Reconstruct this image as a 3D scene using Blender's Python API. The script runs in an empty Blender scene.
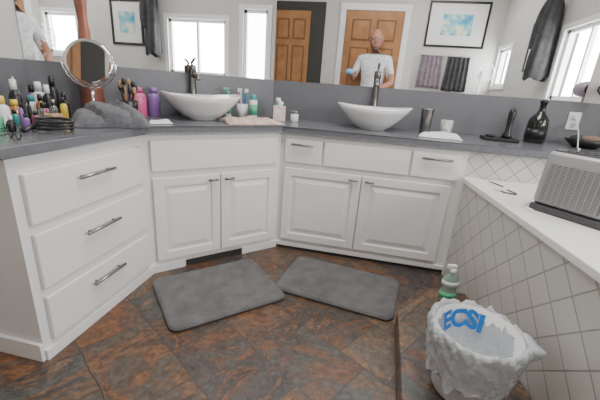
import bpy, bmesh, math, random
from mathutils import Matrix, Vector, noise
random.seed(7)
scene=bpy.context.scene
COL=scene.collection

# ---------------------------------------------------------------- materials
MATS={}
def mat(name,col,rough=.5,metal=0,spec=.5,trans=0,alpha=1,coat=0,var=0,vscale=8,bump=0,bscale=30,sheen=0):
    if name in MATS: return MATS[name]
    m=bpy.data.materials.new(name); m.use_nodes=True
    nt=m.node_tree; b=nt.nodes['Principled BSDF']
    b.inputs['Base Color'].default_value=(*col,1)
    b.inputs['Roughness'].default_value=rough
    b.inputs['Metallic'].default_value=metal
    b.inputs['Specular IOR Level'].default_value=spec
    b.inputs['Transmission Weight'].default_value=trans
    b.inputs['Alpha'].default_value=alpha
    b.inputs['Coat Weight'].default_value=coat
    b.inputs['Sheen Weight'].default_value=sheen
    tc=nt.nodes.new('ShaderNodeTexCoord')
    if var>0:
        n=nt.nodes.new('ShaderNodeTexNoise'); n.inputs['Scale'].default_value=vscale; n.inputs['Detail'].default_value=4
        nt.links.new(tc.outputs['Object'],n.inputs['Vector'])
        r=nt.nodes.new('ShaderNodeValToRGB')
        r.color_ramp.elements[0].position=.3; r.color_ramp.elements[1].position=.7
        r.color_ramp.elements[0].color=(*[c*(1-var) for c in col],1)
        r.color_ramp.elements[1].color=(*[min(1,c*(1+var)) for c in col],1)
        nt.links.new(n.outputs['Fac'],r.inputs['Fac']); nt.links.new(r.outputs['Color'],b.inputs['Base Color'])
    if bump>0:
        n=nt.nodes.new('ShaderNodeTexNoise'); n.inputs['Scale'].default_value=bscale; n.inputs['Detail'].default_value=3
        nt.links.new(tc.outputs['Object'],n.inputs['Vector'])
        bp=nt.nodes.new('ShaderNodeBump'); bp.inputs['Strength'].default_value=bump; bp.inputs['Distance'].default_value=.01
        nt.links.new(n.outputs['Fac'],bp.inputs['Height']); nt.links.new(bp.outputs['Normal'],b.inputs['Normal'])
    MATS[name]=m; return m

M_wall=mat('wall_paint_grey',(.60,.59,.565),.8,var=.02)
M_cab=mat('cabinet_white_paint',(.79,.785,.785),.45,var=.015,vscale=3)
M_toeshade=mat('toe_gap_shade',(.03,.028,.027),.8)  # near-black strips on the cabinet face, painting the shade of the toe gap
M_counter=mat('counter_grey_quartz',(.145,.152,.170),.25,var=.10,vscale=60)
M_splash=mat('backsplash_grey',(.155,.160,.178),.45,var=.05,vscale=40)
M_mirror=mat('mirror_silver',(.90,.91,.92),.0,1)
M_trim=mat('trim_white',(.82,.82,.82),.4)
M_ceil=mat('ceiling_white',(.8,.8,.79),.9)
M_nickel=mat('brushed_nickel',(.30,.29,.28),.3,1)
M_dnickel=mat('dark_nickel',(.20,.19,.18),.28,1)
M_chrome=mat('chrome',(.8,.8,.82),.08,1)
M_porc=mat('porcelain_white',(.86,.86,.86),.12,coat=.5)
M_deck=mat('deck_white',(.85,.85,.84),.25)
M_rug=mat('bath_mat_grey',(.125,.123,.126),.95,var=.22,vscale=14,bump=.6,bscale=120,sheen=.12)
M_rugb=mat('bath_mat_edge',(.06,.06,.062),.95)
M_towelg=mat('towel_grey',(.13,.13,.15),.95,var=.25,vscale=60,bump=.9,bscale=260,sheen=.3)
M_black=mat('black_plastic',(.015,.015,.017),.35)
M_white=mat('white_plastic',(.82,.82,.82),.35)
M_pink=mat('pink_plastic',(.65,.10,.28),.3)
M_purple=mat('purple_plastic',(.30,.16,.45),.3)
M_teal=mat('teal_plastic',(.05,.35,.35),.3)
M_green=mat('green_label',(.10,.45,.25),.35)
M_blue=mat('blue_label',(.02,.20,.66),.4)
M_yellow=mat('yellow_plastic',(.75,.55,.08),.35)
M_amber=mat('amber_glass',(.35,.14,.04),.15,coat=.5)
M_copper=mat('copper_glaze',(.33,.13,.09),.35,.3,var=.25,vscale=12)
M_glass=mat('clear_glass',(.85,.9,.9),.03,trans=.9)
M_clearpl=mat('pale_green_plastic',(.45,.66,.54),.10,trans=.5)
M_brush=mat('tan_bristle',(.38,.24,.13),.7,var=.3,vscale=60)
M_wood=mat('oak_door',(.36,.165,.06),.4,var=.22,vscale=7)
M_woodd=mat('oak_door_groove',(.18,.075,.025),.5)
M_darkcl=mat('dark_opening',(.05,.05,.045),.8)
M_heater=mat('heater_silver',(.42,.42,.43),.35,.45)
M_heatd=mat('heater_grille_dark',(.13,.13,.135),.6)
M_heatl=mat('heater_trim_dark',(.06,.06,.065),.4)
M_lilac=mat('lilac_plastic',(.42,.33,.40),.4)
M_clothpk=mat('cloth_beige',(.60,.46,.40),.9,var=.35,vscale=45)
M_clothw=mat('cloth_white',(.78,.78,.8),.9,var=.06,vscale=30)
M_skin=mat('skin',(.42,.20,.135),.55,var=.06,vscale=10)
M_beard=mat('beard_grey',(.22,.15,.12),.9)
M_shirt=mat('shirt_white',(.70,.72,.74),.85,var=.22,vscale=22)
M_pants=mat('pants_navy',(.05,.06,.1),.85)
M_robe=mat('robe_charcoal',(.06,.06,.065),.95,var=.3,vscale=10)
M_mauve=mat('towel_mauve',(.28,.23,.27),.95,var=.2,vscale=12)
M_bag=mat('bin_bag_white',(.80,.85,.90),.18,trans=.42,var=.03,vscale=10,bump=.7,bscale=45)
M_binw=mat('bin_white',(.7,.7,.7),.4)
M_paper=mat('picture_mat_white',(.75,.75,.73),.7)
M_grout=mat('grout',(.5,.5,.5),.9)

def pic_mat():
    m=bpy.data.materials.new('picture_print'); m.use_nodes=True; nt=m.node_tree; b=nt.nodes['Principled BSDF']
    tc=nt.nodes.new('ShaderNodeTexCoord'); n=nt.nodes.new('ShaderNodeTexNoise'); n.inputs['Scale'].default_value=5
    r=nt.nodes.new('ShaderNodeValToRGB'); e=r.color_ramp.elements
    e[0].position=.38; e[0].color=(.05,.30,.48,1); e[1].position=.62; e[1].color=(.75,.72,.55,1)
    x=r.color_ramp.elements.new(.5); x.color=(.25,.55,.6,1)
    nt.links.new(tc.outputs['Object'],n.inputs['Vector']); nt.links.new(n.outputs['Fac'],r.inputs['Fac']); nt.links.new(r.outputs['Color'],b.inputs['Base Color'])
    return m
M_pic=pic_mat()

def floor_mat():
    m=bpy.data.materials.new('slate_tile_floor'); m.use_nodes=True; nt=m.node_tree; N=nt.nodes; L=nt.links; b=N['Principled BSDF']
    tc=N.new('ShaderNodeTexCoord')
    wn=N.new('ShaderNodeTexNoise'); wn.inputs['Scale'].default_value=9; wn.inputs['Detail'].default_value=2
    L.new(tc.outputs['Object'],wn.inputs['Vector'])
    ws=N.new('ShaderNodeVectorMath'); ws.operation='SCALE'; ws.inputs['Scale'].default_value=.024; L.new(wn.outputs['Color'],ws.inputs[0])
    wa=N.new('ShaderNodeVectorMath'); wa.operation='ADD'; L.new(tc.outputs['Object'],wa.inputs[0]); L.new(ws.outputs[0],wa.inputs[1])
    mp=N.new('ShaderNodeMapping'); mp.inputs['Rotation'].default_value=(0,0,math.radians(33)); mp.inputs['Location'].default_value=(.1,.05,0)
    L.new(wa.outputs[0],mp.inputs['Vector'])
    br=N.new('ShaderNodeTexBrick'); br.inputs['Scale'].default_value=1.0; br.inputs['Mortar Size'].default_value=.003; br.inputs['Brick Width'].default_value=.42; br.inputs['Row Height'].default_value=.27
    br.offset=.37; br.offset_frequency=2; br.squash=.55; br.squash_frequency=2
    br.inputs['Color1'].default_value=(0,0,0,1); br.inputs['Color2'].default_value=(1,1,1,1); br.inputs['Mortar'].default_value=(.5,.5,.5,1); br.inputs['Bias'].default_value=0
    L.new(mp.outputs['Vector'],br.inputs['Vector'])
    sc=N.new('ShaderNodeVectorMath'); sc.operation='SCALE'; sc.inputs['Scale'].default_value=9.0
    L.new(br.outputs['Color'],sc.inputs[0])
    ad=N.new('ShaderNodeVectorMath'); ad.operation='ADD'; L.new(tc.outputs['Object'],ad.inputs[0]); L.new(sc.outputs[0],ad.inputs[1])
    def noi(s,d,ro,di):
        n=N.new('ShaderNodeTexNoise'); n.inputs['Scale'].default_value=s; n.inputs['Detail'].default_value=d; n.inputs['Roughness'].default_value=ro; n.inputs['Distortion'].default_value=di
        L.new(ad.outputs[0],n.inputs['Vector']); return n
    def ramp(src,els,interp='LINEAR'):
        r=N.new('ShaderNodeValToRGB'); r.color_ramp.interpolation=interp; q=r.color_ramp.elements
        q[0].position=els[0][0]; q[0].color=(*els[0][1],1); q[1].position=els[-1][0]; q[1].color=(*els[-1][1],1)
        for p,c in els[1:-1]: e=q.new(p); e.color=(*c,1)
        L.new(src,r.inputs['Fac']); return r
    n1=noi(3.3,11,.72,1.1)
    r=ramp(n1.outputs['Fac'],[(.32,(.014,.012,.012)),(.39,(.055,.036,.030)),(.43,(.24,.098,.036)),(.465,(.085,.052,.040)),(.51,(.085,.088,.080)),(.55,(.030,.026,.028)),(.60,(.23,.11,.046)),(.645,(.10,.085,.078)),(.70,(.12,.118,.10)),(.76,(.38,.27,.17))])
    r2=ramp(br.outputs['Color'],[(0,(.070,.042,.032)),(.14,(.080,.085,.078)),(.28,(.16,.070,.032)),(.42,(.036,.030,.033)),(.56,(.17,.12,.078)),(.70,(.060,.044,.044)),(.85,(.115,.075,.050))],'CONSTANT')
    mx=N.new('ShaderNodeMix'); mx.data_type='RGBA'; mx.inputs[0].default_value=.40
    L.new(r.outputs['Color'],mx.inputs[6]); L.new(r2.outputs['Color'],mx.inputs[7])
    n2=noi(38,6,.65,0)
    r3=ramp(n2.outputs['Fac'],[(.3,(.55,.55,.55)),(.7,(1.5,1.5,1.5))])
    mx2=N.new('ShaderNodeMix'); mx2.data_type='RGBA'; mx2.blend_type='MULTIPLY'; mx2.inputs[0].default_value=1
    L.new(mx.outputs[2],mx2.inputs[6]); L.new(r3.outputs['Color'],mx2.inputs[7])
    mg=N.new('ShaderNodeMix'); mg.data_type='RGBA'; L.new(br.outputs['Fac'],mg.inputs[0]); L.new(mx2.outputs[2],mg.inputs[6]); mg.inputs[7].default_value=(.05,.040,.034,1)
    L.new(mg.outputs[2],b.inputs['Base Color'])
    b.inputs['Roughness'].default_value=.30
    bp=N.new('ShaderNodeBump'); bp.inputs['Strength'].default_value=.7; bp.inputs['Distance'].default_value=.012
    L.new(n1.outputs['Fac'],bp.inputs['Height']); L.new(bp.outputs['Normal'],b.inputs['Normal'])
    return m
M_floor=floor_mat()

def tile_mat(name,diag=True,size=.105,ax='xz'):
    m=bpy.data.materials.new(name); m.use_nodes=True; nt=m.node_tree; N=nt.nodes; L=nt.links; b=N['Principled BSDF']
    tc=N.new('ShaderNodeTexCoord'); sp=N.new('ShaderNodeSeparateXYZ'); L.new(tc.outputs['Object'],sp.inputs[0])
    cb=N.new('ShaderNodeCombineXYZ'); L.new(sp.outputs['XYZ'.index(ax[0].upper())],cb.inputs[0]); L.new(sp.outputs['XYZ'.index(ax[1].upper())],cb.inputs[1])
    mp=N.new('ShaderNodeMapping'); mp.inputs['Rotation'].default_value=(0,0,math.radians(45 if diag else 0)); L.new(cb.outputs[0],mp.inputs['Vector'])
    br=N.new('ShaderNodeTexBrick'); br.offset=0; br.inputs['Scale'].default_value=1; br.inputs['Brick Width'].default_value=size; br.inputs['Row Height'].default_value=size
    br.inputs['Mortar Size'].default_value=.0032; br.inputs['Mortar Smooth'].default_value=.3
    br.inputs['Color1'].default_value=(.56,.55,.52,1); br.inputs['Color2'].default_value=(.61,.595,.56,1); br.inputs['Mortar'].default_value=(.38,.365,.34,1)
    L.new(mp.outputs[0],br.inputs['Vector']); L.new(br.outputs['Color'],b.inputs['Base Color'])
    b.inputs['Roughness'].default_value=.2
    bp=N.new('ShaderNodeBump'); bp.inputs['Strength'].default_value=.6; bp.inputs['Distance'].default_value=.004; bp.invert=True
    L.new(br.outputs['Fac'],bp.inputs['Height']); L.new(bp.outputs['Normal'],b.inputs['Normal'])
    return m
M_tiled=tile_mat('tile_diagonal_white'); M_tiles=tile_mat('tile_riser_white',True,.075)

# ---------------------------------------------------------------- mesh builder
class B:
    def __init__(s,name): s.name=name; s.bm=bmesh.new(); s.mats=[]
    def mi(s,m):
        if m not in s.mats: s.mats.append(m)
        return s.mats.index(m)
    def _fin(s,verts,m,M,smooth=False):
        i=s.mi(m); fs=set()
        for v in verts:
            if M is not None: v.co=M@v.co
            for f in v.link_faces: fs.add(f)
        for f in fs: f.material_index=i; f.smooth=smooth
    def box(s,c,sz,m,bev=0,M=None,seg=2):
        r=bmesh.ops.create_cube(s.bm,size=1); vs=r['verts']
        for v in vs: v.co=Vector((v.co.x*sz[0]+c[0],v.co.y*sz[1]+c[1],v.co.z*sz[2]+c[2]))
        if bev>0:
            es=list({e for v in vs for e in v.link_edges})
            r=bmesh.ops.bevel(s.bm,geom=es,offset=bev,segments=seg,profile=.5,affect='EDGES')
            vs=list({v for f in r['faces'] for v in f.verts}|{v for v in vs if v.is_valid})
        s._fin(vs,m,M,False)
        return vs
    def prism(s,poly,z0,z1,m,M=None,bev=0):
        bot=[s.bm.verts.new((p[0],p[1],z0)) for p in poly]; top=[s.bm.verts.new((p[0],p[1],z1)) for p in poly]
        n=len(poly); s.bm.faces.new(bot[::-1]); tf=s.bm.faces.new(top)
        for i in range(n): s.bm.faces.new((bot[i],bot[(i+1)%n],top[(i+1)%n],top[i]))
        vs=bot+top
        if bev>0:
            es=[e for e in tf.edges]+[e for e in s.bm.edges if e.verts[0] in bot and e.verts[1] in bot and len(e.link_faces)==2]
            r=bmesh.ops.bevel(s.bm,geom=list(set(es)),offset=bev,segments=3,profile=.5,affect='EDGES')
            vs=list({v for f in r['faces'] for v in f.verts}|{v for v in vs if v.is_valid})
        s._fin(vs,m,M)
    def lathe(s,prof,m,M=None,seg=28,sx=1,sy=1,fn=None,smooth=True):
        rings=[]
        for (r,z) in prof:
            if r<1e-6: rings.append([s.bm.verts.new((0,0,z))])
            else:
                ring=[]
                for k in range(seg):
                    a=2*math.pi*k/seg; x,y,zz=r*math.cos(a)*sx,r*math.sin(a)*sy,z
                    if fn: x,y,zz=fn(x,y,zz,a,r)
                    ring.append(s.bm.verts.new((x,y,zz)))
                rings.append(ring)
        for a,b in zip(rings,rings[1:]):
            for k in range(seg):
                k2=(k+1)%seg
                try:
                    if len(a)==1 and len(b)==1: continue
                    if len(a)==1: s.bm.faces.new((a[0],b[k2],b[k]))
                    elif len(b)==1: s.bm.faces.new((a[k],a[k2],b[0]))
                    else: s.bm.faces.new((a[k],a[k2],b[k2],b[k]))
                except ValueError: pass
        s._fin([v for r in rings for v in r],m,M,smooth)
    def cyl(s,c,r,h,m,M=None,seg=24,r2=None):
        r2=r if r2 is None else r2
        T=Matrix.Translation(c); T=T if M is None else M@T
        e=min(.15*h,.003,r*.3)
        s.lathe([(0,0),(r-e,0),(r,e),(r2,h-e),(r2-e,h),(0,h)],m,T,seg)
    def tube(s,pts,r,m,M=None,seg=10,taper=None,cap=True):
        pts=[Vector(p) for p in pts]; rings=[]
        up=Vector((0,0,1))
        for i,p in enumerate(pts):
            t=(pts[min(i+1,len(pts)-1)]-pts[max(i-1,0)]).normalized()
            if i==0:
                a=t.cross(up); a=a if a.length>1e-3 else t.cross(Vector((1,0,0)))
            else: a=a-t*a.dot(t)
            a.normalize(); b_=t.cross(a)
            rr=r if taper is None else r*taper[i]
            rings.append([s.bm.verts.new(p+(a*math.cos(2*math.pi*k/seg)+b_*math.sin(2*math.pi*k/seg))*rr) for k in range(seg)])
        for x,y in zip(rings,rings[1:]):
            for k in range(seg): s.bm.faces.new((x[k],x[(k+1)%seg],y[(k+1)%seg],y[k]))
        if cap: s.bm.faces.new(rings[0][::-1]); s.bm.faces.new(rings[-1])
        s._fin([v for q in rings for v in q],m,M,True)
    def sph(s,c,r,m,M=None,seg=20):
        sc=(r,r,r) if not hasattr(r,'__len__') else r
        T=Matrix.Translation(c)@Matrix.Diagonal((*sc,1)); T=T if M is None else M@T
        n=10
        s.lathe([(math.sin(math.pi*i/n),-math.cos(math.pi*i/n)) if 0<i<n else (0,-1 if i==0 else 1) for i in range(n+1)],m,T,seg)
    def torus(s,R,r,m,M=None,seg=36):
        s.tube([(R*math.cos(2*math.pi*k/seg),R*math.sin(2*math.pi*k/seg),0) for k in range(seg+1)],r,m,M,8,cap=False)
    def done(s,M=None,recalc=True):
        if recalc: bmesh.ops.recalc_face_normals(s.bm,faces=s.bm.faces)
        me=bpy.data.meshes.new(s.name); s.bm.to_mesh(me); s.bm.free()
        for m in s.mats: me.materials.append(m)
        o=bpy.data.objects.new(s.name,me); COL.objects.link(o)
        if M is not None: o.matrix_world=M
        return o
def FR(x,y,z,deg): return Matrix.Translation((x,y,z))@Matrix.Rotation(math.radians(deg),4,'Z')
def smoothpts(pts,n=6):
    P=[Vector(p) for p in pts]; out=[]
    for i in range(len(P)-1):
        p0=P[max(i-1,0)];p1=P[i];p2=P[i+1];p3=P[min(i+2,len(P)-1)]
        for k in range(n):
            t=k/n; out.append(.5*((2*p1)+(-p0+p2)*t+(2*p0-5*p1+4*p2-p3)*t*t+(-p0+3*p1-3*p2+p3)*t**3))
    out.append(P[-1]); return out

# ---------------------------------------------------------------- room dimensions
S2=math.sqrt(.5)
P0=Vector((-1.108,.834)); P1=Vector((-1.108,1.514)); P2=Vector((-.5355,2.087)); P3=Vector((.585,2.087))
YR=2.65; XE=2.35; XW=-1.83; CM=Vector((-.764,2.65)); CW=Vector((-1.83,1.584))
YD=-2.7; YC=-.80; XC=.55; ZC=3.1
ZT=.84; ZF=.80; ZS=1.11

b=B('floor'); b.box((.3,0,-.05),(5.2,6.4,.1),M_floor); b.done()
b=B('ceiling'); b.box((.3,0,ZC+.05),(5.2,6.4,.1),M_ceil); b.done()
b=B('wall_north'); b.box(((CM.x+XE)/2+.05,YR+.06,ZC/2),(XE-CM.x+.2,.12,ZC),M_wall); b.done()
L=(CM-CW).length
b=B('wall_northwest'); b.box((L/2,.06,ZC/2),(L+.1,.12,ZC),M_wall); b.done(FR(CW.x,CW.y,0,45))
b=B('wall_west'); b.box((XW-.06,(CW.y+YC)/2,ZC/2),(.12,CW.y-YC+.1,ZC),M_wall); b.done()
b=B('wall_closet'); b.box(((XW+XC)/2-.02,YC-.06,ZC/2),(XC-XW+.04,.12,ZC),M_wall); b.box((XC-.06,(YC+YD)/2-.06,ZC/2),(.12,YC-YD-.12,ZC),M_wall); b.done()
b=B('wall_south'); b.box(((XC+XE)/2,YD-.06,ZC/2),(XE-XC+.3,.12,ZC),M_wall); b.done()
WIN=[(-2.62,-1.95,1.36,2.04),(-.15,.9,1.15,2.02),(1.2,1.62,1.08,2.19)]
b=B('wall_east')
edges=[YD]+[v for w in WIN for v in w[:2]]+[YR]
for i in range(0,len(edges),2): b.box((XE+.06,(edges[i]+edges[i+1])/2,ZC/2),(.12,edges[i+1]-edges[i],ZC),M_wall)
for (y0,y1,z0,z1) in WIN:
    b.box((XE+.06,(y0+y1)/2,z0/2),(.12,y1-y0,z0),M_wall); b.box((XE+.06,(y0+y1)/2,(z1+ZC)/2),(.12,y1-y0,ZC-z1),M_wall)
b.done()
for i,(y0,y1,z0,z1) in enumerate(WIN):
    b=B('window_%d'%(i+1)); yc=(y0+y1)/2; zc=(z0+z1)/2; w=y1-y0; h=z1-z0
    for yy in (y0-.03,y1+.03): b.box((XE-.01,yy,zc),(.03,.07,h+.14),M_trim,.004)
    for zz in (z0-.03,z1+.03): b.box((XE-.01,yc,zz),(.035,w+.14,.07),M_trim,.004)
    for yy in (y0+.025,y1-.025): b.box((XE+.06,yy,zc),(.06,.05,h),M_trim)
    for zz in (z0+.025,z1-.025): b.box((XE+.06,yc,zz),(.06,w,.05),M_trim)
    if w>.9: b.box((XE+.06,yc,zc),(.05,.04,h),M_trim)
    b.done()
b=B('fence_outside'); mf=mat('fence_grey',(.35,.37,.40),.8,var=.3,vscale=3)
for k in range(40): b.box((4.6,-4+k*.2,.80),(.03,.185,1.6),mf)
b.done()

def door(name,x0,x1,zt,y,frame=True,dark=None):
    b=B(name); w=x1-x0; xc=(x0+x1)/2
    b.box((xc,y+.021,zt/2+.005),(w,.035,zt),M_wood,.003)
    pw=w*.34
    for sx in (-1,1):
        for (z0,z1) in ((.10,.34),(.38,.77),(.81,.95)):
            cz=(z0+z1)/2*zt; hh=(z1-z0)*zt
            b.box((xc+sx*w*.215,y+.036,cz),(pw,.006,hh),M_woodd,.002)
            b.box((xc+sx*w*.215,y+.042,cz),(pw-.05,.012,hh-.05),M_wood,.006)
    b.sph((x1-.07,y+.08,.98),.028,M_nickel); b.cyl((0,0,0),.012,.05,M_nickel,Matrix.Translation((x1-.07,y+.03,.98))@Matrix.Rotation(-math.pi/2,4,'X'))
    if frame:
        for xx in (x0-.05,x1+.05): b.box((xx,y+.021,zt/2+.03),(.09,.04,zt+.06),M_trim,.006)
        b.box((xc,y+.024,zt+.06),(w+.2,.045,.1),M_trim,.006)
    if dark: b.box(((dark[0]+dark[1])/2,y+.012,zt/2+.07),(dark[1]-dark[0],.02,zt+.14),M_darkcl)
    b.done()
door('door_1',-.58,.32,2.28,YC)
door('door_2',-1.79,-1.16,2.25,YC,False,(-1.82,-.92))

b=B('wall_mirror'); b.box(((CM.x+1.36)/2,YR-.004,(ZS+2.7)/2+.003),(1.36-CM.x,.006,2.7-ZS),M_mirror); b.done()
b=B('wall_mirror'); b.box((L/2,-.004,(ZS+2.7)/2+.003),(L-.008,.006,2.7-ZS),M_mirror); b.done(FR(CW.x,CW.y,0,45))

b=B('backsplash')
b.box(((CM.x+XE)/2,YR-.011,(ZT+ZS)/2),(XE-CM.x-.01,.02,ZS-ZT),M_splash)
b.box((L/2,-.011,(ZT+ZS)/2),(L-.01,.02,ZS-ZT),M_splash,0,FR(CW.x,CW.y,0,45))
b.box((XW+.011,1.2,(ZT+ZS)/2),(.02,.75,ZS-ZT),M_splash)
b.done()
ov=.03
k=ov*math.tan(math.radians(22.5))
C0=Vector((P0.x+ov,P0.y-ov)); C1=Vector((P1.x+ov,P1.y-k)); C2=Vector((P2.x+k,P2.y-ov))
b=B('vanity_countertop')
poly=[C0,C1,C2,Vector((XE-.01,P2.y-ov)),Vector((XE-.01,YR-.022)),Vector((CM.x+.01,YR-.022)),Vector((XW+.022,CW.y-.01)),Vector((XW+.022,C0.y))]
b.prism(poly,ZF,ZT,M_counter,None,.006); b.done()

van=bpy.data.objects.new('vanity_cabinet',None); COL.objects.link(van)
def part(b): o=b.done(); o.parent=van; return o
b=B('carcass')
poly=[P0,P1,P2,P3,Vector((P3.x,YR-.03)),Vector((CM.x+.01,YR-.03)),Vector((XW+.03,CW.y-.02)),Vector((XW+.03,P0.y))]
b.prism(poly,0,ZF-.001,M_cab)
part(b)
def pull(b,u,z,M,ln=.12):
    b.tube([(u-ln/2,-.042,z),(u+ln/2,-.042,z)],.0068,M_nickel,M)
    for s_ in (-1,1): b.tube([(u+s_*ln*.36,-.018,z),(u+s_*ln*.36,-.042,z)],.0045,M_nickel,M)
def slab(b,u0,u1,z0,z1,M): b.box(((u0+u1)/2,-.010,(z0+z1)/2),(u1-u0,.020,z1-z0),M_cab,.005,M)
def rdoor(b,u0,u1,z0,z1,M):
    uc=(u0+u1)/2; zc=(z0+z1)/2; w=u1-u0; h=z1-z0; fr=.052
    b.box((uc,-.005,zc),(w-.01,.010,h-.01),M_cab,0,M)
    for x in (u0+fr/2,u1-fr/2): b.box((x,-.011,zc),(fr,.020,h),M_cab,.004,M)
    for z in (z0+fr/2,z1-fr/2): b.box((uc,-.011,z),(w-2*fr+.006,.020,fr),M_cab,.004,M)
    pw,ph=w-2*fr-.02,h-2*fr-.02
    r=[]
    for (ins,d) in ((0,-.010),(.030,-.019)):
        r.append([b.bm.verts.new(M@Vector((uc+sx*(pw/2-ins),d,zc+sz*(ph/2-ins)))) for sx,sz in ((-1,-1),(1,-1),(1,1),(-1,1))])
    i=b.mi(M_cab)
    for k in range(4): b.bm.faces.new((r[0][k],r[0][(k+1)%4],r[1][(k+1)%4],r[1][k])).material_index=i
    b.bm.faces.new(r[1]).material_index=i
ML=FR(P0.x,P0.y,0,90); MM=FR(P1.x,P1.y,0,45); MR=FR(P2.x,P2.y,0,0)
b=B('left_drawers')
for z0,z1 in ((.555,.74),(.30,.52),(.075,.265)):
    slab(b,.035,.645,z0,z1,ML); pull(b,.33,(z0+z1)/2+.035,ML,.19)
b.box((.34,-.006,.025),(.68,.014,.05),M_cab,.003,ML)
part(b)
b=B('middle_doors')
slab(b,.03,.775,.60,.765,MM); rdoor(b,.03,.40,.075,.565,MM); rdoor(b,.406,.775,.075,.565,MM)
pull(b,.355,.535,MM,.055); pull(b,.452,.535,MM,.055)
b.box((.09,-.006,.025),(.18,.014,.05),M_cab,.003,MM); b.box((.68,-.006,.025),(.26,.014,.05),M_cab,.003,MM)
b.box((.37,-.003,.020),(.36,.006,.04),M_toeshade,0,MM)
part(b)
b=B('right_doors')
slab(b,.035,.27,.615,.765,MR); slab(b,.285,.80,.615,.765,MR); slab(b,.815,1.085,.615,.765,MR)
pull(b,.15,.735,MR,.14); pull(b,.95,.735,MR,.17)
rdoor(b,.035,.532,.075,.58,MR); rdoor(b,.538,1.06,.075,.58,MR)
pull(b,.485,.55,MR,.055); pull(b,.585,.55,MR,.055)
b.box((.56,-.006,.036),(1.12,.014,.028),M_cab,.003,MR)
b.box((.56,-.003,.011),(1.12,.006,.022),M_toeshade,0,MR)
part(b)
b=B('end_panel_moulding'); b.box((P0.x-.33,P0.y-.006,.04),(.66,.014,.08),M_cab,.003); part(b)

# ---------------------------------------------------------------- tub surround
TX=lambda y: .585+(2.087-y)*.101
tub=bpy.data.objects.new('bathtub',None); COL.objects.link(tub)
b=B('tub_surround'); y0,y1=.1,2.062
Ln=math.hypot(y1-y0,TX(y0)-TX(y1)); ang=math.degrees(math.atan2(y1-y0,TX(y1)-TX(y0)))
MT=FR(TX(y0),y0,0,ang)
ZD=.645
b.box((Ln/2,-.03,ZD/2-.015),(Ln,.06,ZD-.03),M_tiled)
b.box((Ln/2,-.16,ZD-.015),(Ln,.34,.03),M_deck,.004)
b.box((Ln-.12,-.85,ZD-.015),(.26,1.06,.03),M_deck,.004)
b.box((.1,-.85,ZD-.015),(.2,1.06,.03),M_deck,.004)
b.box((Ln/2,-1.38,ZD-.015),(Ln,.14,.03),M_deck,.004)
o=b.done(MT); o.parent=tub
b=B('corner_filler'); b.box((P3.x+.05,P3.y-.013,ZD/2),(.10,.026,ZD),M_deck); b.done().parent=tub
def basin(x,y,z,a,r):
    n=3.2; cx,sx=math.cos(a),math.sin(a)
    q=(abs(cx)**n+abs(sx)**n)**(-1/n)
    return (r*cx*q*1.0,r*sx*q*.62,z)
b=B('basin')
b.lathe([(0,.12),(.55,.12),(.66,.2),(.74,.6),(.76,ZD),(.80,ZD+.012),(.82,ZD+.004)],M_porc,MT@Matrix.Translation((Ln/2,-.85,0)),40,fn=basin); b.done().parent=tub
b=B('tile_riser'); b.box((.87,0,(.645+ZF)/2-.02),(1.74,.03,ZF-.645+.035),M_tiles); b.done(FR(P3.x,P3.y+.016,0,0)).parent=tub
b=B('slate_step'); ST=.10
poly=[(.20,.15),(TX(.15)-.005,.15),(TX(1.70)-.005,1.70),(.44,1.70),(.32,1.50),(.25,1.44)]
b.prism(poly,.0,ST,M_floor,None,.008); b.done()

# ---------------------------------------------------------------- rugs
def rug(cx,cy,w,d,deg):
    b=B('bath_mat')
    def rr(w,d,r,n=6):
        out=[]
        for (sx,sy,a0) in ((1,1,0),(-1,1,90),(-1,-1,180),(1,-1,270)):
            for i in range(n+1):
                a=math.radians(a0+90*i/n); out.append((sx*(w/2-r)+r*math.cos(a),sy*(d/2-r)+r*math.sin(a)))
        return out
    levels=[(0,0,M_rugb),(0,.010,M_rugb),(.006,.018,M_rug),(.018,.023,M_rug),(.03,.020,M_rug),(.04,.023,M_rug)]
    rings=[]
    for (ins,z,m) in levels:
        rings.append([b.bm.verts.new((x,y,z+.003*noise.noise(Vector((x*6,y*6,cx))))if z else (x,y,0.001)) for x,y in rr(w-2*ins,d-2*ins,.05)])
    for i in range(len(rings)-1):
        mi=b.mi(levels[i+1][2]); n=len(rings[i])
        for k in range(n):
            f=b.bm.faces.new((rings[i][k],rings[i][(k+1)%n],rings[i+1][(k+1)%n],rings[i+1][k])); f.material_index=mi; f.smooth=True
    f=b.bm.faces.new(rings[-1]); f.material_index=b.mi(M_rug)
    b.bm.faces.new(rings[0][::-1])
    b.done(FR(cx,cy,.001,deg))
rug(-.68,1.465,.60,.47,44)
rug(-.05,1.72,.66,.42,-9)

# ---------------------------------------------------------------- sinks and faucets
def sink(M):
    b=B('vessel_sink')
    def fn(x,y,z,a,r):
        lift=.018*(abs(math.cos(a))**3)*(r/.25) if z>.02 else 0
        return (x,y*.78,z+lift)
    b.lathe([(0,.0),(.085,.0),(.09,.008),(.12,.02),(.175,.06),(.22,.105),(.245,.138),(.240,.142),(.21,.108),(.165,.065),(.10,.032),(0,.026)],M_porc,None,48,fn=fn)
    b.cyl((0,0,.028),.02,.004,M_nickel)
    b.done(M)
def faucet(M):
    b=B('vessel_faucet')
    b.lathe([(0,0),(.030,0),(.030,.008),(.023,.014),(.022,.30),(.026,.305),(.026,.335),(.022,.345),(0,.347)],M_dnickel,None,20)
    b.tube(smoothpts([(0,-.01,.27),(0,-.06,.285),(0,-.11,.275),(0,-.125,.25)],4),.014,M_dnickel)
    b.tube([(0,0,.345),(0,.01,.36),(0,-.03,.378),(0,-.06,.385)],.008,M_dnickel)
    b.done(M)
def onM(s,w,z=ZT,rot=45):
    p=P2+s*Vector((-S2,-S2))+w*Vector((-S2,S2)); return FR(p.x,p.y,z,rot)
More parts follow.
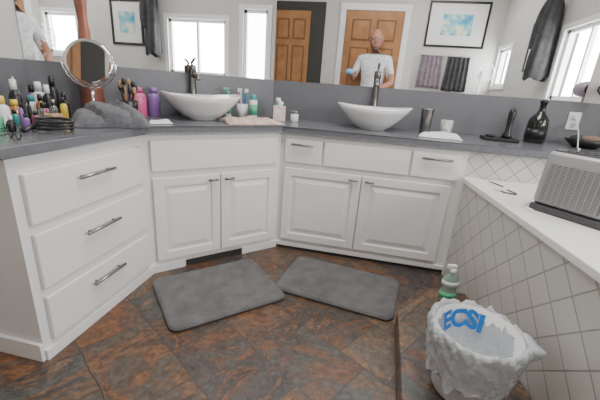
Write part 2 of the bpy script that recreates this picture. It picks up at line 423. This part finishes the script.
sink(onM(.405,.29)); faucet(onM(.40,.505)@Matrix.Diagonal((1,1,.93,1)))
sink(FR(.02,2.37,ZT,0)); faucet(FR(.015,2.595,ZT,0)@Matrix.Diagonal((1,1,1.1,1)))

# ---------------------------------------------------------------- counter items
def bottle(name,M,r,h,m,cap=M_white,neck=.4,caph=.2,label=None,sx=1,sy=1,pump=False):
    b=B(name); hb=h*(1-caph)
    b.lathe([(0,0),(r*.92,0),(r,.004),(r,hb*.78),(r*.85,hb*.9),(r*neck,hb*.97),(r*neck,hb),(0,hb)],m,None,22,sx,sy)
    if label: b.lathe([(r*1.01,hb*.15),(r*1.012,hb*.15),(r*1.012,hb*.62),(r*1.01,hb*.62)],label,None,22,sx,sy)
    b.lathe([(0,hb),(r*neck*1.2,hb),(r*neck*1.2,hb+h*caph*.5),(r*neck*1.1,h if not pump else hb+h*caph*.55),(0,h if not pump else hb+h*caph*.55)],cap,None,18)
    if pump:
        b.cyl((0,0,hb+h*caph*.5),r*.12,h*caph*.4,cap); b.box((-.012,0,h),(.05,.014,.012),cap,.003)
    b.done(M)
def jar(name,M,r,h,m,lid=M_white):
    b=B(name); b.cyl((0,0,0),r,h*.75,m); b.cyl((0,0,h*.75),r*1.04,h*.25,lid); b.done(M)
bottle('shampoo_bottle',onM(.76,.37),.042,.17,M_pink,M_pink,.55,.15,sx=1.1,sy=.75)
bottle('lotion_bottle',onM(.655,.47),.036,.17,M_purple,M_purple,.5,.18)
bottle('soap_pump',onM(.17,.47),.025,.19,M_white,M_green,.5,.2,M_green,pump=True)
b=B('toothbrush_cup'); b.lathe([(0,0),(.034,0),(.038,.095),(.035,.095),(.031,.006),(0,.006)],M_white)
for i,m in enumerate((M_teal,M_white,M_pink,M_blue)):
    a=i*1.6; x,y=.02*math.cos(a),.02*math.sin(a)
    b.tube([(x*.3,y*.3,.01),(x*1.5,y*1.5,.15),(x*1.7,y*1.7,.19)],.004,m); b.box((x*1.7,y*1.7-.005,.185),(.01,.014,.025),M_white,.002)
b.done(onM(.08,.42))
b=B('shaving_foam_can'); b.cyl((0,0,0),.027,.13,M_white); b.lathe([(.0275,.03),(.0278,.03),(.0278,.10),(.0275,.10)],M_green); b.cyl((0,0,.13),.024,.035,M_teal,r2=.018); b.done(onM(.04,.33))
bottle('mouthwash_bottle',FR(-.665,2.46,ZT,20),.03,.15,M_teal,M_white,.5,.22,M_white)
b=B('tissue_box'); b.box((0,0,.05),(.085,.085,.10),mat('box_pink',(.7,.58,.56),.6,var=.2,vscale=30),.004); b.tube([(0,0,.095),(.012,0,.12),(-.008,.01,.14)],.014,M_white,None,8,[1,1.3,.4]); b.done(FR(-.625,2.35,ZT,15))
jar('cream_jar',FR(-.52,2.38,ZT,0),.028,.075,M_white,M_nickel)
b=B('steel_tumbler'); b.lathe([(0,0),(.030,0),(.033,.006),(.040,.155),(.041,.16),(.037,.16),(.03,.01),(0,.01)],M_nickel); b.done(FR(.37,2.43,ZT,0))
b=B('ceramic_cup'); b.lathe([(0,0),(.034,0),(.037,.004),(.040,.095),(.037,.095),(.034,.008),(0,.008)],mat('cup_grey',(.5,.52,.52),.3,var=.35,vscale=35)); b.done(FR(.51,2.46,ZT,0))
b=B('electric_shaver_stand'); b.box((0,0,.01),(.20,.13,.02),M_black,.006); b.lathe([(0,.02),(.03,.02),(.028,.04),(.017,.06),(.019,.13),(.022,.175),(.016,.20),(0,.205)],M_black,Matrix.Translation((.04,0,0)))
b.box((-.06,-.01,.028),(.05,.04,.015),M_black,.005); b.done(FR(.83,2.40,ZT,0))
b=B('wine_bottle'); b.lathe([(0,0),(.052,0),(.058,.006),(.060,.11),(.054,.15),(.026,.185),(.018,.205),(.018,.245),(.022,.246),(.022,.265),(.016,.27),(0,.27)],mat('dark_bottle_glass',(.012,.014,.012),.12,coat=.4))
b.lathe([(.0605,.03),(.0608,.03),(.0608,.09),(.0605,.09)],M_black); b.done(FR(1.06,2.47,ZT,20))
b=B('dark_bowl'); b.lathe([(0,0),(.06,0),(.09,.025),(.115,.05),(.108,.05),(.08,.025),(0,.012)],M_black); b.sph((.02,-.01,.055),(.06,.04,.025),M_beard); b.sph((-.04,.02,.05),(.04,.04,.025),M_robe); b.done(FR(1.34,2.44,ZT,0))

def cloth(name,M,w,d,m,amp=.006,base=.012,n=22,fn=None,seed=0):
    b=B(name); g=[]
    for i in range(n+1):
        row=[]
        for j in range(n+1):
            x=(i/n-.5)*w; y=(j/n-.5)*d
            e=min(i,j,n-i,n-j)/n
            h=base*min(1,e*9+.15)+amp*(noise.noise(Vector((x*18+seed,y*18,seed)))+.6)*min(1,e*6+.2)
            dx=.02*noise.noise(Vector((x*9,y*9,5+seed))); dy=.02*noise.noise(Vector((x*9,y*9,9+seed)))
            if fn: ax,ay,h2=fn(x,y,2*x/w,2*y/d); h+=h2; dx+=ax; dy+=ay
            row.append(b.bm.verts.new((x+dx,y+dy,max(.003,h))))
        g.append(row)
    mi=b.mi(m)
    for i in range(n):
        for j in range(n):
            f=b.bm.faces.new((g[i][j],g[i+1][j],g[i+1][j+1],g[i][j+1])); f.smooth=True; f.material_index=mi
    bd=[g[i][0] for i in range(n+1)]+[g[n][j] for j in range(1,n+1)]+[g[i][n] for i in range(n-1,-1,-1)]+[g[0][j] for j in range(n-1,0,-1)]
    low=[b.bm.verts.new((v.co.x,v.co.y,.001)) for v in bd]
    for k in range(len(bd)):
        b.bm.faces.new((bd[k],low[k],low[(k+1)%len(bd)],bd[(k+1)%len(bd)])).material_index=mi
    b.bm.faces.new(low).material_index=mi
    return b.done(M,False)
def towelfn(x,y,u,v):
    # dropped hand towel: overlapping curved folds running down from a high bunched ridge
    wx=x+.035*noise.noise(Vector((x*8,y*8,2))); wy=y+.035*noise.noise(Vector((x*8,y*8,12)))
    env=max(0,1-u*u)**.6*max(0,1-v*v)**.6
    t=(wx*1.0+wy*.55)*62
    f1=abs(math.sin(t*.5))**.65
    f2=abs(math.sin((wx*-.6+wy*1.0)*48+1.3))**.8
    big=.5+.5*noise.noise(Vector((x*6+4,y*6,1)))*1.5
    h=env*(.022+.058*big+.034*f1+.018*f2)
    return (.012*env*math.cos(t),.010*env*math.cos(t*.8),h)
cloth('crumpled_towel',FR(-1.215,1.445,ZT+.001,40),.31,.27,M_towelg,.004,.012,110,towelfn,3)
def foldfn(x,y,u,v):
    s=.006 if v>-.1 else 0
    return (0,0,s+.004*math.sin(x*30+y*12))
cloth('washcloth',onM(.15,.10,ZT+.001,42),.36,.20,M_clothpk,.009,.018,28,foldfn,1)
cloth('folded_napkin',FR(.44,2.24,ZT+.001,-6),.24,.14,M_clothw,.008,.016,20,foldfn,2)
cloth('face_cloth',onM(.70,.08,ZT+.001,50),.12,.08,M_clothw,.006,.012,14,None,6)

b=B('makeup_mirror'); b.cyl((0,0,0),.075,.012,M_chrome); b.tube([(0,0,.01),(0,0,.16)],.008,M_chrome)
Mh=Matrix.Translation((0,0,.28))@Matrix.Rotation(math.radians(80),4,'X')
b.tube([(.125*math.cos(a),0,.28+.125*math.sin(a)) for a in [math.radians(t) for t in range(180,361,12)]],.005,M_chrome)
b.lathe([(0,-.009),(.105,-.009),(.115,-.006),(.115,.006),(.105,.009),(0,.009)],M_chrome,Mh,40)
b.lathe([(.0,.0095),(.098,.0095)],M_mirror,Mh,40)
b.torus(.108,.008,M_chrome,Mh)
b.done(FR(-1.455,1.61,ZT,26))
b=B('tall_vase'); b.lathe([(0,0),(.05,0),(.06,.05),(.05,.25),(.028,.42),(.020,.5),(.028,.58),(.034,.66),(.028,.74),(.018,.80),(.024,.83),(0,.83)],M_copper); b.done(FR(-1.55,1.715,ZT,0))

# cosmetics clutter
specs=[('perfume_bottle',-1.44,1.30,.022,.09,M_glass,M_black),('nail_polish_bottle',-1.40,1.22,.014,.06,M_pink,M_black),
('serum_bottle',-1.52,1.36,.018,.12,M_amber,M_black),('body_lotion_bottle',-1.62,1.45,.028,.17,M_white,M_white),('hair_spray_bottle',-1.56,1.28,.024,.18,M_black,M_white),
('perfume_bottle',-1.50,1.22,.025,.10,M_amber,M_yellow),('toner_bottle',-1.62,1.20,.024,.16,M_teal,M_white),('body_lotion_bottle',-1.44,1.12,.024,.12,M_white,M_yellow),
('nail_polish_bottle',-1.37,1.15,.013,.055,M_purple,M_black),('body_lotion_bottle',-1.68,1.38,.026,.19,M_glass,M_nickel),('hair_spray_bottle',-1.74,1.12,.028,.20,M_white,M_blue),
('cream_bottle',-1.55,1.08,.026,.11,M_yellow,M_white),('cream_bottle',-1.36,1.03,.02,.08,M_green,M_white),('toner_bottle',-1.72,1.50,.022,.15,M_purple,M_black),
('nail_polish_bottle',-1.34,1.22,.013,.055,M_black,M_yellow),('perfume_bottle',-1.58,1.37,.024,.11,M_white,M_teal),
('nail_polish_bottle',-1.47,1.19,.013,.06,M_teal,M_black),('hair_gel_bottle',-1.50,1.47,.022,.13,M_black,M_black),('hair_gel_bottle',-1.57,1.54,.020,.12,M_white,M_pink),
('sunscreen_bottle',-1.455,1.42,.016,.11,M_yellow,M_black),('sunscreen_bottle',-1.455,1.365,.016,.10,M_glass,M_nickel),('toner_bottle',-1.66,1.28,.02,.15,M_glass,M_white),
('nail_polish_bottle',-1.42,1.06,.013,.06,M_amber,M_black),('nail_polish_bottle',-1.31,1.04,.013,.06,M_black,M_white),('perfume_bottle',-1.49,1.02,.022,.10,M_glass,M_black),
('lipstick_tube',-1.38,1.26,.009,.07,M_black,M_pink),('lipstick_tube',-1.355,1.18,.009,.065,M_nickel,M_black),('mascara_tube',-1.46,1.25,.008,.11,M_black,M_black),('mascara_tube',-1.41,1.17,.008,.10,M_purple,M_black),
('essential_oil_bottle',-1.54,1.17,.016,.08,M_amber,M_black),('essential_oil_bottle',-1.59,1.14,.016,.08,M_amber,M_white),('essential_oil_bottle',-1.50,1.09,.016,.085,M_green,M_black),
('hair_gel_bottle',-1.70,1.20,.03,.17,M_black,M_nickel),('sunscreen_bottle',-1.63,1.04,.026,.16,M_pink,M_white),('toner_bottle',-1.76,1.34,.024,.2,M_white,M_green),
('hair_spray_bottle',-1.62,1.53,.024,.20,M_black,M_black),('body_lotion_bottle',-1.55,1.43,.022,.16,M_black,M_white)]
for (n,x,y,r,h,m,c) in specs: bottle(n,FR(x,y,ZT,random.random()*90),r,h,m,c,.45,.25)
b=B('brush_holder'); b.lathe([(0,0),(.042,0),(.045,.10),(.041,.10),(.038,.006),(0,.006)],M_black)
for i in range(9):
    a=i*.7; x,y=.028*math.cos(a),.028*math.sin(a); h=.14+.015*(i%4)
    b.tube([(x*.4,y*.4,.01),(x*1.3,y*1.3,h)],.004,(M_black,M_wood,M_black)[i%3]); b.sph((x*1.35,y*1.35,h+.012),(.011,.011,.02),(M_brush,M_black,M_black)[i%3],seg=10)
b.done(FR(-1.31,1.70,ZT,0))
b=B('hair_brush'); b.lathe([(0,-.055),(.02,-.05),(.032,-.02),(.032,.02),(.02,.05),(0,.055)],M_black,Matrix.Translation((.07,0,.03))@Matrix.Rotation(math.pi/2,4,'Y'),20,.55,1)
b.tube([(.02,0,.025),(-.04,0,.018),(-.10,0,.012)],.009,M_black,None,10,[1.1,.9,1.1]); b.box((.07,0,.05),(.07,.04,.018),M_brush,.006)
b.done(FR(-1.27,1.13,ZT,100))
b=B('coiled_cable')
b.tube(smoothpts([(.06*math.cos(t*1.1)*(1+.15*math.sin(t*2.3)),.045*math.sin(t*1.1)*(1+.2*math.cos(t*1.7)),.008+.0022*t) for t in range(0,22)],4),.0045,M_black); b.done(FR(-1.20,1.12,ZT,20))
b=B('eyeglasses')
for s_ in (-1,1): b.torus(.024,.002,M_black,Matrix.Translation((s_*.03,0,.026))@Matrix.Rotation(math.pi/2,4,'X')); b.tube([(s_*.054,0,.03),(s_*.05,.12,.012)],.0018,M_black)
b.tube([(-.007,0,.03),(.007,0,.03)],.002,M_black); b.done(FR(-1.18,.94,ZT,160))
b=B('hair_ties'); b.torus(.03,.006,M_yellow,Matrix.Translation((0,0,.008))); b.torus(.026,.006,M_teal,Matrix.Translation((.05,.03,.008))); b.torus(.022,.005,M_black,Matrix.Translation((-.05,.02,.008))); b.done(FR(-1.40,.93,ZT,70))

# ---------------------------------------------------------------- outlet, hairdryer, cord
b=B('electrical_outlet'); b.box((0,0,0),(.075,.008,.115),M_white,.004); b.box((0,-.014,.025),(.03,.025,.03),M_white,.004); b.box((0,-.006,-.028),(.03,.006,.03),M_grout,.002); b.done(FR(1.33,YR-.026,.99,0))
b=B('hair_dryer'); Mx=Matrix.Rotation(math.radians(90),4,'X')
b.lathe([(0,-.09),(.036,-.09),(.046,-.07),(.052,.0),(.048,.06),(.038,.09),(.034,.09),(0,.085)],M_lilac,Mx)
b.tube([(0,.02,-.02),(0,.03,-.09),(0,.02,-.15)],.018,M_lilac,None,14,[1.1,1,.85]); b.torus(.042,.006,M_black,Matrix.Translation((0,.08,0))@Mx)
b.box((0,.11,0),(.03,.08,.03),M_black,.004)
b.done(FR(1.43,2.49,1.20,0))
b=B('power_cord'); b.tube(smoothpts([(1.33,2.60,1.01),(1.29,2.45,.93),(1.18,2.2,.86),(1.12,2.07,.862),(1.05,2.03,.78),(.93,1.88,.672),(.80,1.72,.655),(.745,1.62,.655),(.70,1.56,.655),(.715,1.50,.66)],8),.0035,M_white); b.done()
b=B('charging_cable'); b.tube(smoothpts([(.70,2.0,.652),(.74,1.9,.65),(.70,1.8,.65),(.76,1.78,.65),(.74,1.86,.65)],6),.003,M_black); b.box((.70,1.83,.655),(.05,.03,.016),M_white,.003); b.done()
b=B('space_heater')
W_,D_,H_=.30,.14,.245
b.box((0,D_/2,.015),(W_,D_+.01,.03),M_heatl,.008)
b.box((0,D_/2,H_/2+.02),(W_,D_,H_-.02),M_heater,.02,None,4)
b.box((-.02,-.003,.125),(.215,.010,.16),M_heatd,.004)
for i in range(27): b.box((-.02,-.009,.050+i*.0059),(.215,.005,.0030),M_heater)
for i in range(10): b.box((-.12+i*.0222,-.011,.126),(.003,.004,.158),M_heater)
b.box((.115,-.004,.125),(.035,.010,.16),M_heatl,.004)
b.box((0,D_/2,H_+.010),(.27,.115,.010),M_heatl,.006)
for i in range(7): b.box((-.09+i*.03,D_/2,H_+.016),(.012,.08,.004),M_black,.001)
for v in b.bm.verts:
    k=v.co.z/H_; v.co.y+=.03*k*(1-v.co.y/D_)
b.done(FR(.728+.15*.66,1.57-.15*.75,.646,-49))

# ---------------------------------------------------------------- bin, bottle
b=B('trash_can')
b.lathe([(0,0),(.098,0),(.102,.006),(.134,.25),(.138,.255),(.130,.255),(.098,.008),(0,.008)],M_binw,None,40)
def bagfn(x,y,z,a,r):
    c,s_=math.cos(a),math.sin(a)
    n=noise.noise(Vector((c*2.0,s_*2.0,z*6)))
    f=noise.noise(Vector((c*6+z*5,s_*6,z*4)))
    g=1-abs(noise.noise(Vector((c*4+z*12,s_*4-z*9,z*12+3))))*3.2
    h=1-abs(noise.noise(Vector((c*8-z*22,s_*8+z*16,z*14+8))))*3.2
    q=1-abs(noise.noise(Vector((c*14+z*30,s_*14-z*26,z*20))))*3.2
    outer=r>.140 or (z<.2 and r>.119)
    da=(a-math.radians(350)+math.pi)%(2*math.pi)-math.pi
    fl=math.exp(-(da/.22)**2)*max(0,min(1,(z-.17)/.07))*(1 if r>.143 else .25)
    k=1+.035*n+.03*f+(.030*g+.024*h+.010*q)*(1 if outer else .45)+.30*fl
    dz=(.014*n+.010*f+.004*h) if z>.2 else .012*f
    if z<.10 and r>.12: dz+=.06*noise.noise(Vector((c*3,s_*3,20)))
    return (x*k,y*k,z+dz-.012*fl)
b.lathe([(0,.04),(.06,.045),(.085,.06),(.102,.10),(.112,.16),(.122,.21),(.131,.25),(.137,.262),(.142,.265),(.148,.259),(.151,.248),(.151,.235),(.149,.222),(.147,.21),(.145,.197),(.144,.185),(.142,.172),(.140,.16),(.138,.147),(.137,.135),(.135,.122),(.134,.11),(.133,.10),(.133,.09)],M_bag,None,200,fn=bagfn)
for i in range(4): b.sph((.05*math.cos(i*1.7),.05*math.sin(i*1.7),.08),(.045,.04,.03),M_clothw,seg=12)
cu=bpy.data.curves.new('t','FONT'); cu.body='ECSI'; cu.size=.092; cu.extrude=.0; cu.align_x='CENTER'
cu.offset=.0045
to=bpy.data.objects.new('t',cu); COL.objects.link(to); bpy.context.view_layer.update()
dg=bpy.context.evaluated_depsgraph_get(); tm=bpy.data.meshes.new_from_object(to.evaluated_get(dg))
tb=bmesh.new(); tb.from_mesh(tm); bmesh.ops.triangulate(tb,faces=tb.faces[:]); bmesh.ops.subdivide_edges(tb,edges=[e for e in tb.edges if e.calc_length()>.02],cuts=2)
R_=.118; vm={}
for v in tb.verts:
    a=math.radians(102)-v.co.x/R_; z=.182+v.co.y*.98+.01*noise.noise(Vector((v.co.x*20,1,0))); rr=.099+(z-.16)*.19
    vm[v]=b.bm.verts.new((rr*math.cos(a),rr*math.sin(a),z))
mi=b.mi(M_blue)
for f in tb.faces:
    try: b.bm.faces.new([vm[v] for v in f.verts]).material_index=mi
    except ValueError: pass
tb.free(); bpy.data.objects.remove(to)
b.done(FR(.445,1.04,ST+.001,0))
b=B('spray_bottle'); b.lathe([(0,0),(.036,0),(.040,.006),(.040,.06),(.034,.075),(.040,.09),(.040,.12),(.020,.15),(.015,.16),(0,.16)],M_clearpl,None,22,1,.75)
b.lathe([(.0405,.02),(.041,.02),(.041,.055),(.0405,.055)],M_green,None,22,1,.75); b.lathe([(.0405,.092),(.041,.092),(.041,.118),(.0405,.118)],M_white,None,22,1,.75)
b.cyl((0,0,.16),.017,.022,M_white); b.box((-.008,0,.192),(.045,.018,.022),M_white,.004); b.done(FR(.50,1.60,ST+.001,10))

# ---------------------------------------------------------------- reflected part of the room
def picture(name,M,w,h):
    b=B(name)
    for s_ in (-1,1): b.box((s_*(w/2-.02),-.012,0),(.04,.024,h),M_black,.004); b.box((0,-.012,s_*(h/2-.02)),(w-.08,.024,.04),M_black,.004)
    b.box((0,-.006,0),(w-.07,.008,h-.07),M_paper); b.box((0,-.011,0),(w*.5,.004,h*.46),M_pic); b.done(M)
picture('framed_picture',FR(1.46,YD+.001,2.47,180),1.15,.84)
picture('framed_picture',FR(XE-.001,-.92,1.92,-90),.62,.72)
def hang(name,M,w,h,m,seed,ext=0,tp=.15):
    b=B(name); n=24; g=[]
    for i in range(n+1):
        row=[]
        for j in range(13):
            x=(i/n-.5)*w*(1+tp*j/12); z=-h*j/12-.05*abs(noise.noise(Vector((i*.3,seed,0))))*(j/12)
            row.append(b.bm.verts.new((x,-.03-.02*math.sin(i*1.3+seed)-.01*noise.noise(Vector((x*6,z*3,seed))),z)))
        g.append(row)
    back=[[b.bm.verts.new((v.co.x,v.co.y+.022,v.co.z)) for v in row] for row in g]; mi=b.mi(m)
    for G in (g,back):
        for i in range(n):
            for j in range(12): f=b.bm.faces.new((G[i][j],G[i+1][j],G[i+1][j+1],G[i][j+1])); f.smooth=True; f.material_index=mi
    for j in range(12):
        for i in (0,n): b.bm.faces.new((g[i][j],g[i][j+1],back[i][j+1],back[i][j])).material_index=mi
    for i in range(n):
        for j in (0,12): b.bm.faces.new((g[i][j],g[i+1][j],back[i+1][j],back[i][j])).material_index=mi
    b.tube([(-w*.55-ext,-.03,0.0),(w*.55,-.03,0.0)],.01,M_nickel)
    if not ext:
        for s_ in (-1,1): b.tube([(s_*w*.5,0,0),(s_*w*.5,-.03,0)],.008,M_nickel)
    b.done(M)
hang('hanging_towel',FR(1.10,YD,1.88,180),.42,.62,M_mauve,1)
hang('hanging_towel',FR(1.62,YD,1.88,180),.42,.66,M_robe,2)
b=B('hanging_robe')
def rf(x,y,z,a,r):
    k=1+.10*math.sin(a*7+z*2)+.12*noise.noise(Vector((math.cos(a)*3,math.sin(a)*3,z*3)))
    return (x*k,y*k*.75,z+.03*math.sin(a*3)*(1 if z<-.8 else 0))
b.lathe([(0,0),(.03,-.01),(.07,-.06),(.11,-.16),(.12,-.35),(.125,-.6),(.14,-.85),(.15,-1.08),(.14,-1.085),(0,-1.0)],M_robe,None,40,fn=rf)
for s_ in (-1,1): b.tube(smoothpts([(s_*.03,-.02,-.05),(s_*.08,-.09,-.25),(s_*.10,-.10,-.5),(s_*.09,-.09,-.68)],4),.05,M_robe,None,12,[.8]+[1]*11+[1.1])
b.tube([(0,0,-.02),(0,0,.03),(0.03,.0,.05),(.15,0,.05)],.008,M_nickel)
b.done(FR(2.20,-.34,2.50,0))
b=B('pedestal_fan'); b.cyl((0,0,0),.17,.03,M_white); b.tube([(0,0,.02),(0,0,1.5)],.014,M_white)
Mf=Matrix.Translation((0,.06,1.6))@Matrix.Rotation(math.pi/2,4,'X')
for r_ in (.06,.10,.14,.18): b.torus(r_,.003,M_white,Mf)
b.torus(.19,.008,M_white,Mf)
for i in range(16): a=i*math.pi/8; b.tube([(.03*math.cos(a),.0,1.6+.03*math.sin(a)),(.19*math.cos(a),.06,1.6+.19*math.sin(a))],.002,M_white)
for i in range(3):
    a=i*2*math.pi/3; b.box((.08,0,0),(.11,.07,.004),M_clothw,.001,Matrix.Translation((0,.03,1.6))@Matrix.Rotation(a,4,'Y')@Matrix.Rotation(math.pi/2-.4,4,'X'))
b.cyl((0,0,0),.035,.07,M_white,Matrix.Translation((0,0.05,1.6))@Matrix.Rotation(math.pi/2,4,'X')); b.done(FR(2.05,-2.4,0,0))

# ---------------------------------------------------------------- man standing behind the camera
def skin(verts,edges,rad,root,lv=2):
    me=bpy.data.meshes.new('s'); me.from_pydata(verts,edges,[]); o=bpy.data.objects.new('s',me); COL.objects.link(o)
    bpy.context.view_layer.objects.active=o
    md=o.modifiers.new('s','SKIN'); md.use_smooth_shade=True
    for i,v in enumerate(me.skin_vertices[0].data):
        r=rad[i]; v.radius=r if hasattr(r,'__len__') else (r,r); v.use_root=(i==root)
    sb=o.modifiers.new('u','SUBSURF'); sb.levels=lv; sb.render_levels=lv
    bpy.context.view_layer.update(); dg=bpy.context.evaluated_depsgraph_get()
    m2=bpy.data.meshes.new_from_object(o.evaluated_get(dg)); bpy.data.objects.remove(o); return m2
b=B('man')
V=[(0,0,.98),(0,.0,1.14),(0,0,1.32),(0,-.01,1.47),(0,0,1.575),(0,.02,1.66)]
E=[(0,1),(1,2),(2,3),(3,4),(4,5)]; R=[(.17,.12),(.175,.125),(.20,.125),(.17,.10),(.075,.07),(.062,.064)]
def add(v,r,p): V.append(v); R.append(r); E.append((p,len(V)-1)); return len(V)-1
WL=(-.25,.30,1.27); WR=(.11,.36,1.04)
for s_ in (-1,1):
    a=add((s_*.205,-.01,1.50),.08,3)
    if s_<0: el=(-.30,.06,1.22); wr=WL
    else: el=(.30,.05,1.18); wr=WR
    a=add(el,.052,a); a=add(tuple((Vector(el)+Vector(wr))/2),.043,a); a=add(wr,.030,a)
    h=add((s_*.10,0,.90),.10,0); h=add((s_*.12,.01,.52),.065,h); h=add((s_*.13,-.01,.12),.045,h); add((s_*.14,.13,.05),.042,h)
m2=skin(V,E,R,0)
tb=bmesh.new(); tb.from_mesh(m2); vm={v:b.bm.verts.new(v.co) for v in tb.verts}
mis,mip,mik,mib=b.mi(M_shirt),b.mi(M_pants),b.mi(M_skin),b.mi(M_black)
for f in tb.faces:
    c=f.calc_center_median(); nf=b.bm.faces.new([vm[v] for v in f.verts]); nf.smooth=True
    if c.z<.12: i=mib
    elif c.z>1.60: i=mik
    elif c.z<1.32 and (abs(c.x)>.235 or c.y>.135): i=mik
    elif c.z<.97: i=mip
    else: i=mis
    nf.material_index=i
tb.free()
Hd=Matrix.Translation((0,.05,1.77))@Matrix.Rotation(math.radians(-14),4,'X')@Matrix.Rotation(math.radians(12),4,'Z')@Matrix.Scale(1.08,4)
def headfn(x,y,z,a,r):
    if z<0: x*=1-.25*(z/.13)**2; y=y*(1-.10*(z/.13)**2)+.012*(-z/.13)
    return x,y,z
n=16
b.lathe([(math.sin(math.pi*i/n)*.1 if 0<i<n else 0,-math.cos(math.pi*i/n)*.132) for i in range(n+1)],M_skin,Hd,28,.86,1.05,fn=headfn)
b.lathe([(math.sin(math.pi*i/n)*.104 if i else 0,-math.cos(math.pi*i/n)*.137) for i in range(0,6)],M_beard,Hd,28,.87,1.06,fn=headfn)
b.tube([(0,.10,.02),(0,.122,-.015),(0,.128,-.03),(0,.105,-.038)],.012,M_skin,Hd,10,[.6,1,1.2,.7])
b.tube([(-.025,.107,-.06),(0,.114,-.058),(.025,.107,-.06)],.005,mat('lips',(.35,.14,.12),.5),Hd,8)
for s_ in (-1,1):
    b.sph((s_*.034,.090,.012),(.013,.010,.009),M_white,Hd,12); b.sph((s_*.034,.098,.012),(.006,.004,.006),M_black,Hd,10)
    b.sph((s_*.088,.0,-.005),(.010,.022,.034),M_skin,Hd,12)
    b.torus(.026,.0026,M_black,Hd@Matrix.Translation((s_*.034,.112,.008))@Matrix.Rotation(math.pi/2,4,'X'),20)
    b.tube([(s_*.06,.11,.015),(s_*.09,.0,.02)],.002,M_black,Hd,6)
    b.tube([(s_*.018,.098,.034),(s_*.036,.1,.04),(s_*.055,.088,.034)],.004,M_beard,Hd,6)
b.tube([(-.01,.114,.012),(.01,.114,.012)],.002,M_black,Hd,6)
def hand(M,side):
    b.sph((0,.05,0),(.040,.052,.016),M_skin,M,16)
    for i,(x,l) in enumerate(((-.030,.065),(-.010,.078),(.011,.072),(.030,.055))):
        b.tube([(x*.9,.075,0),(x*1.05,.085+l*.45,-.006),(x*1.05,.085+l*.75,-.026),(x,.085+l*.8,-.048)],.0088,M_skin,M,8,[1,1,.9,.7])
    b.tube([(side*.03,.025,0),(side*.055,.05,-.012),(side*.05,.085,-.03)],.0105,M_skin,M,8,[1.1,1,.75])
hand(Matrix.Translation(Vector(WL)+Vector((0,-.005,0)))@Matrix.Rotation(math.radians(10),4,'Z')@Matrix.Rotation(math.radians(20),4,'X'),1)
hand(Matrix.Translation(WR)@Matrix.Rotation(math.radians(50),4,'Z')@Matrix.Rotation(math.radians(12),4,'X'),1)
MAN=FR(-.05,-.56,0,10)@Matrix.Scale(1.04,4)
b.done(MAN)
b=B('blue_cloth'); b.lathe([(0,-.02),(.03,-.03),(.05,-.01),(.055,.02),(.03,.045),(0,.05)],mat('cloth_lightblue',(.25,.5,.8),.8,var=.2,vscale=30),None,24,1.1,.7); b.done(MAN@Matrix.Translation((-.26,.43,1.285)))
b=B('smartphone'); b.box((0,0,0),(.16,.009,.075),M_black,.004); b.done(FR(-.005,-.035,1.072,10.4)@Matrix.Rotation(math.radians(-18),4,'X'))

# ---------------------------------------------------------------- lights
def area(name,loc,rot,sx,sy,e,col=(1,1,1)):
    l=bpy.data.lights.new(name,'AREA'); l.shape='RECTANGLE'; l.size=sx; l.size_y=sy; l.energy=e; l.color=col
    o=bpy.data.objects.new(name,l); COL.objects.link(o); o.location=loc; o.rotation_euler=rot; return o
area('overhead_fill',(.1,1.1,ZC-.05),(0,0,0),1.4,.9,54,(1,.97,.93))  # added soft fill from above, not a fixture of the room
area('overhead_fill_rear',(1.3,-1.6,ZC-.05),(0,0,0),1.2,1.4,26,(1,.97,.93))  # second added fill, for the rear of the room
for i,(y0,y1,z0,z1) in enumerate(WIN):
    area('window_daylight_%d'%i,(XE+.16,(y0+y1)/2,(z0+z1)/2),(0,math.radians(90),0),z1-z0,y1-y0,52*(y1-y0),(1,.985,.96))
w=bpy.data.worlds.new('World'); scene.world=w; w.use_nodes=True; nt=w.node_tree
bg=nt.nodes['Background']; bg.inputs['Color'].default_value=(.84,.91,1,1); bg.inputs['Strength'].default_value=1.3

# ---------------------------------------------------------------- camera
cd=bpy.data.cameras.new('camera'); cam=bpy.data.objects.new('camera',cd); COL.objects.link(cam); scene.camera=cam
cd.sensor_width=36; cd.lens=336.3/600*36; cd.clip_start=.01
cam.matrix_world=Matrix.Translation((0,0,1.078))@Matrix.Rotation(math.radians(10.4),4,'Z')@Matrix.Rotation(math.radians(90-18.58),4,'X')@Matrix.Rotation(math.radians(4.28),4,'Z')
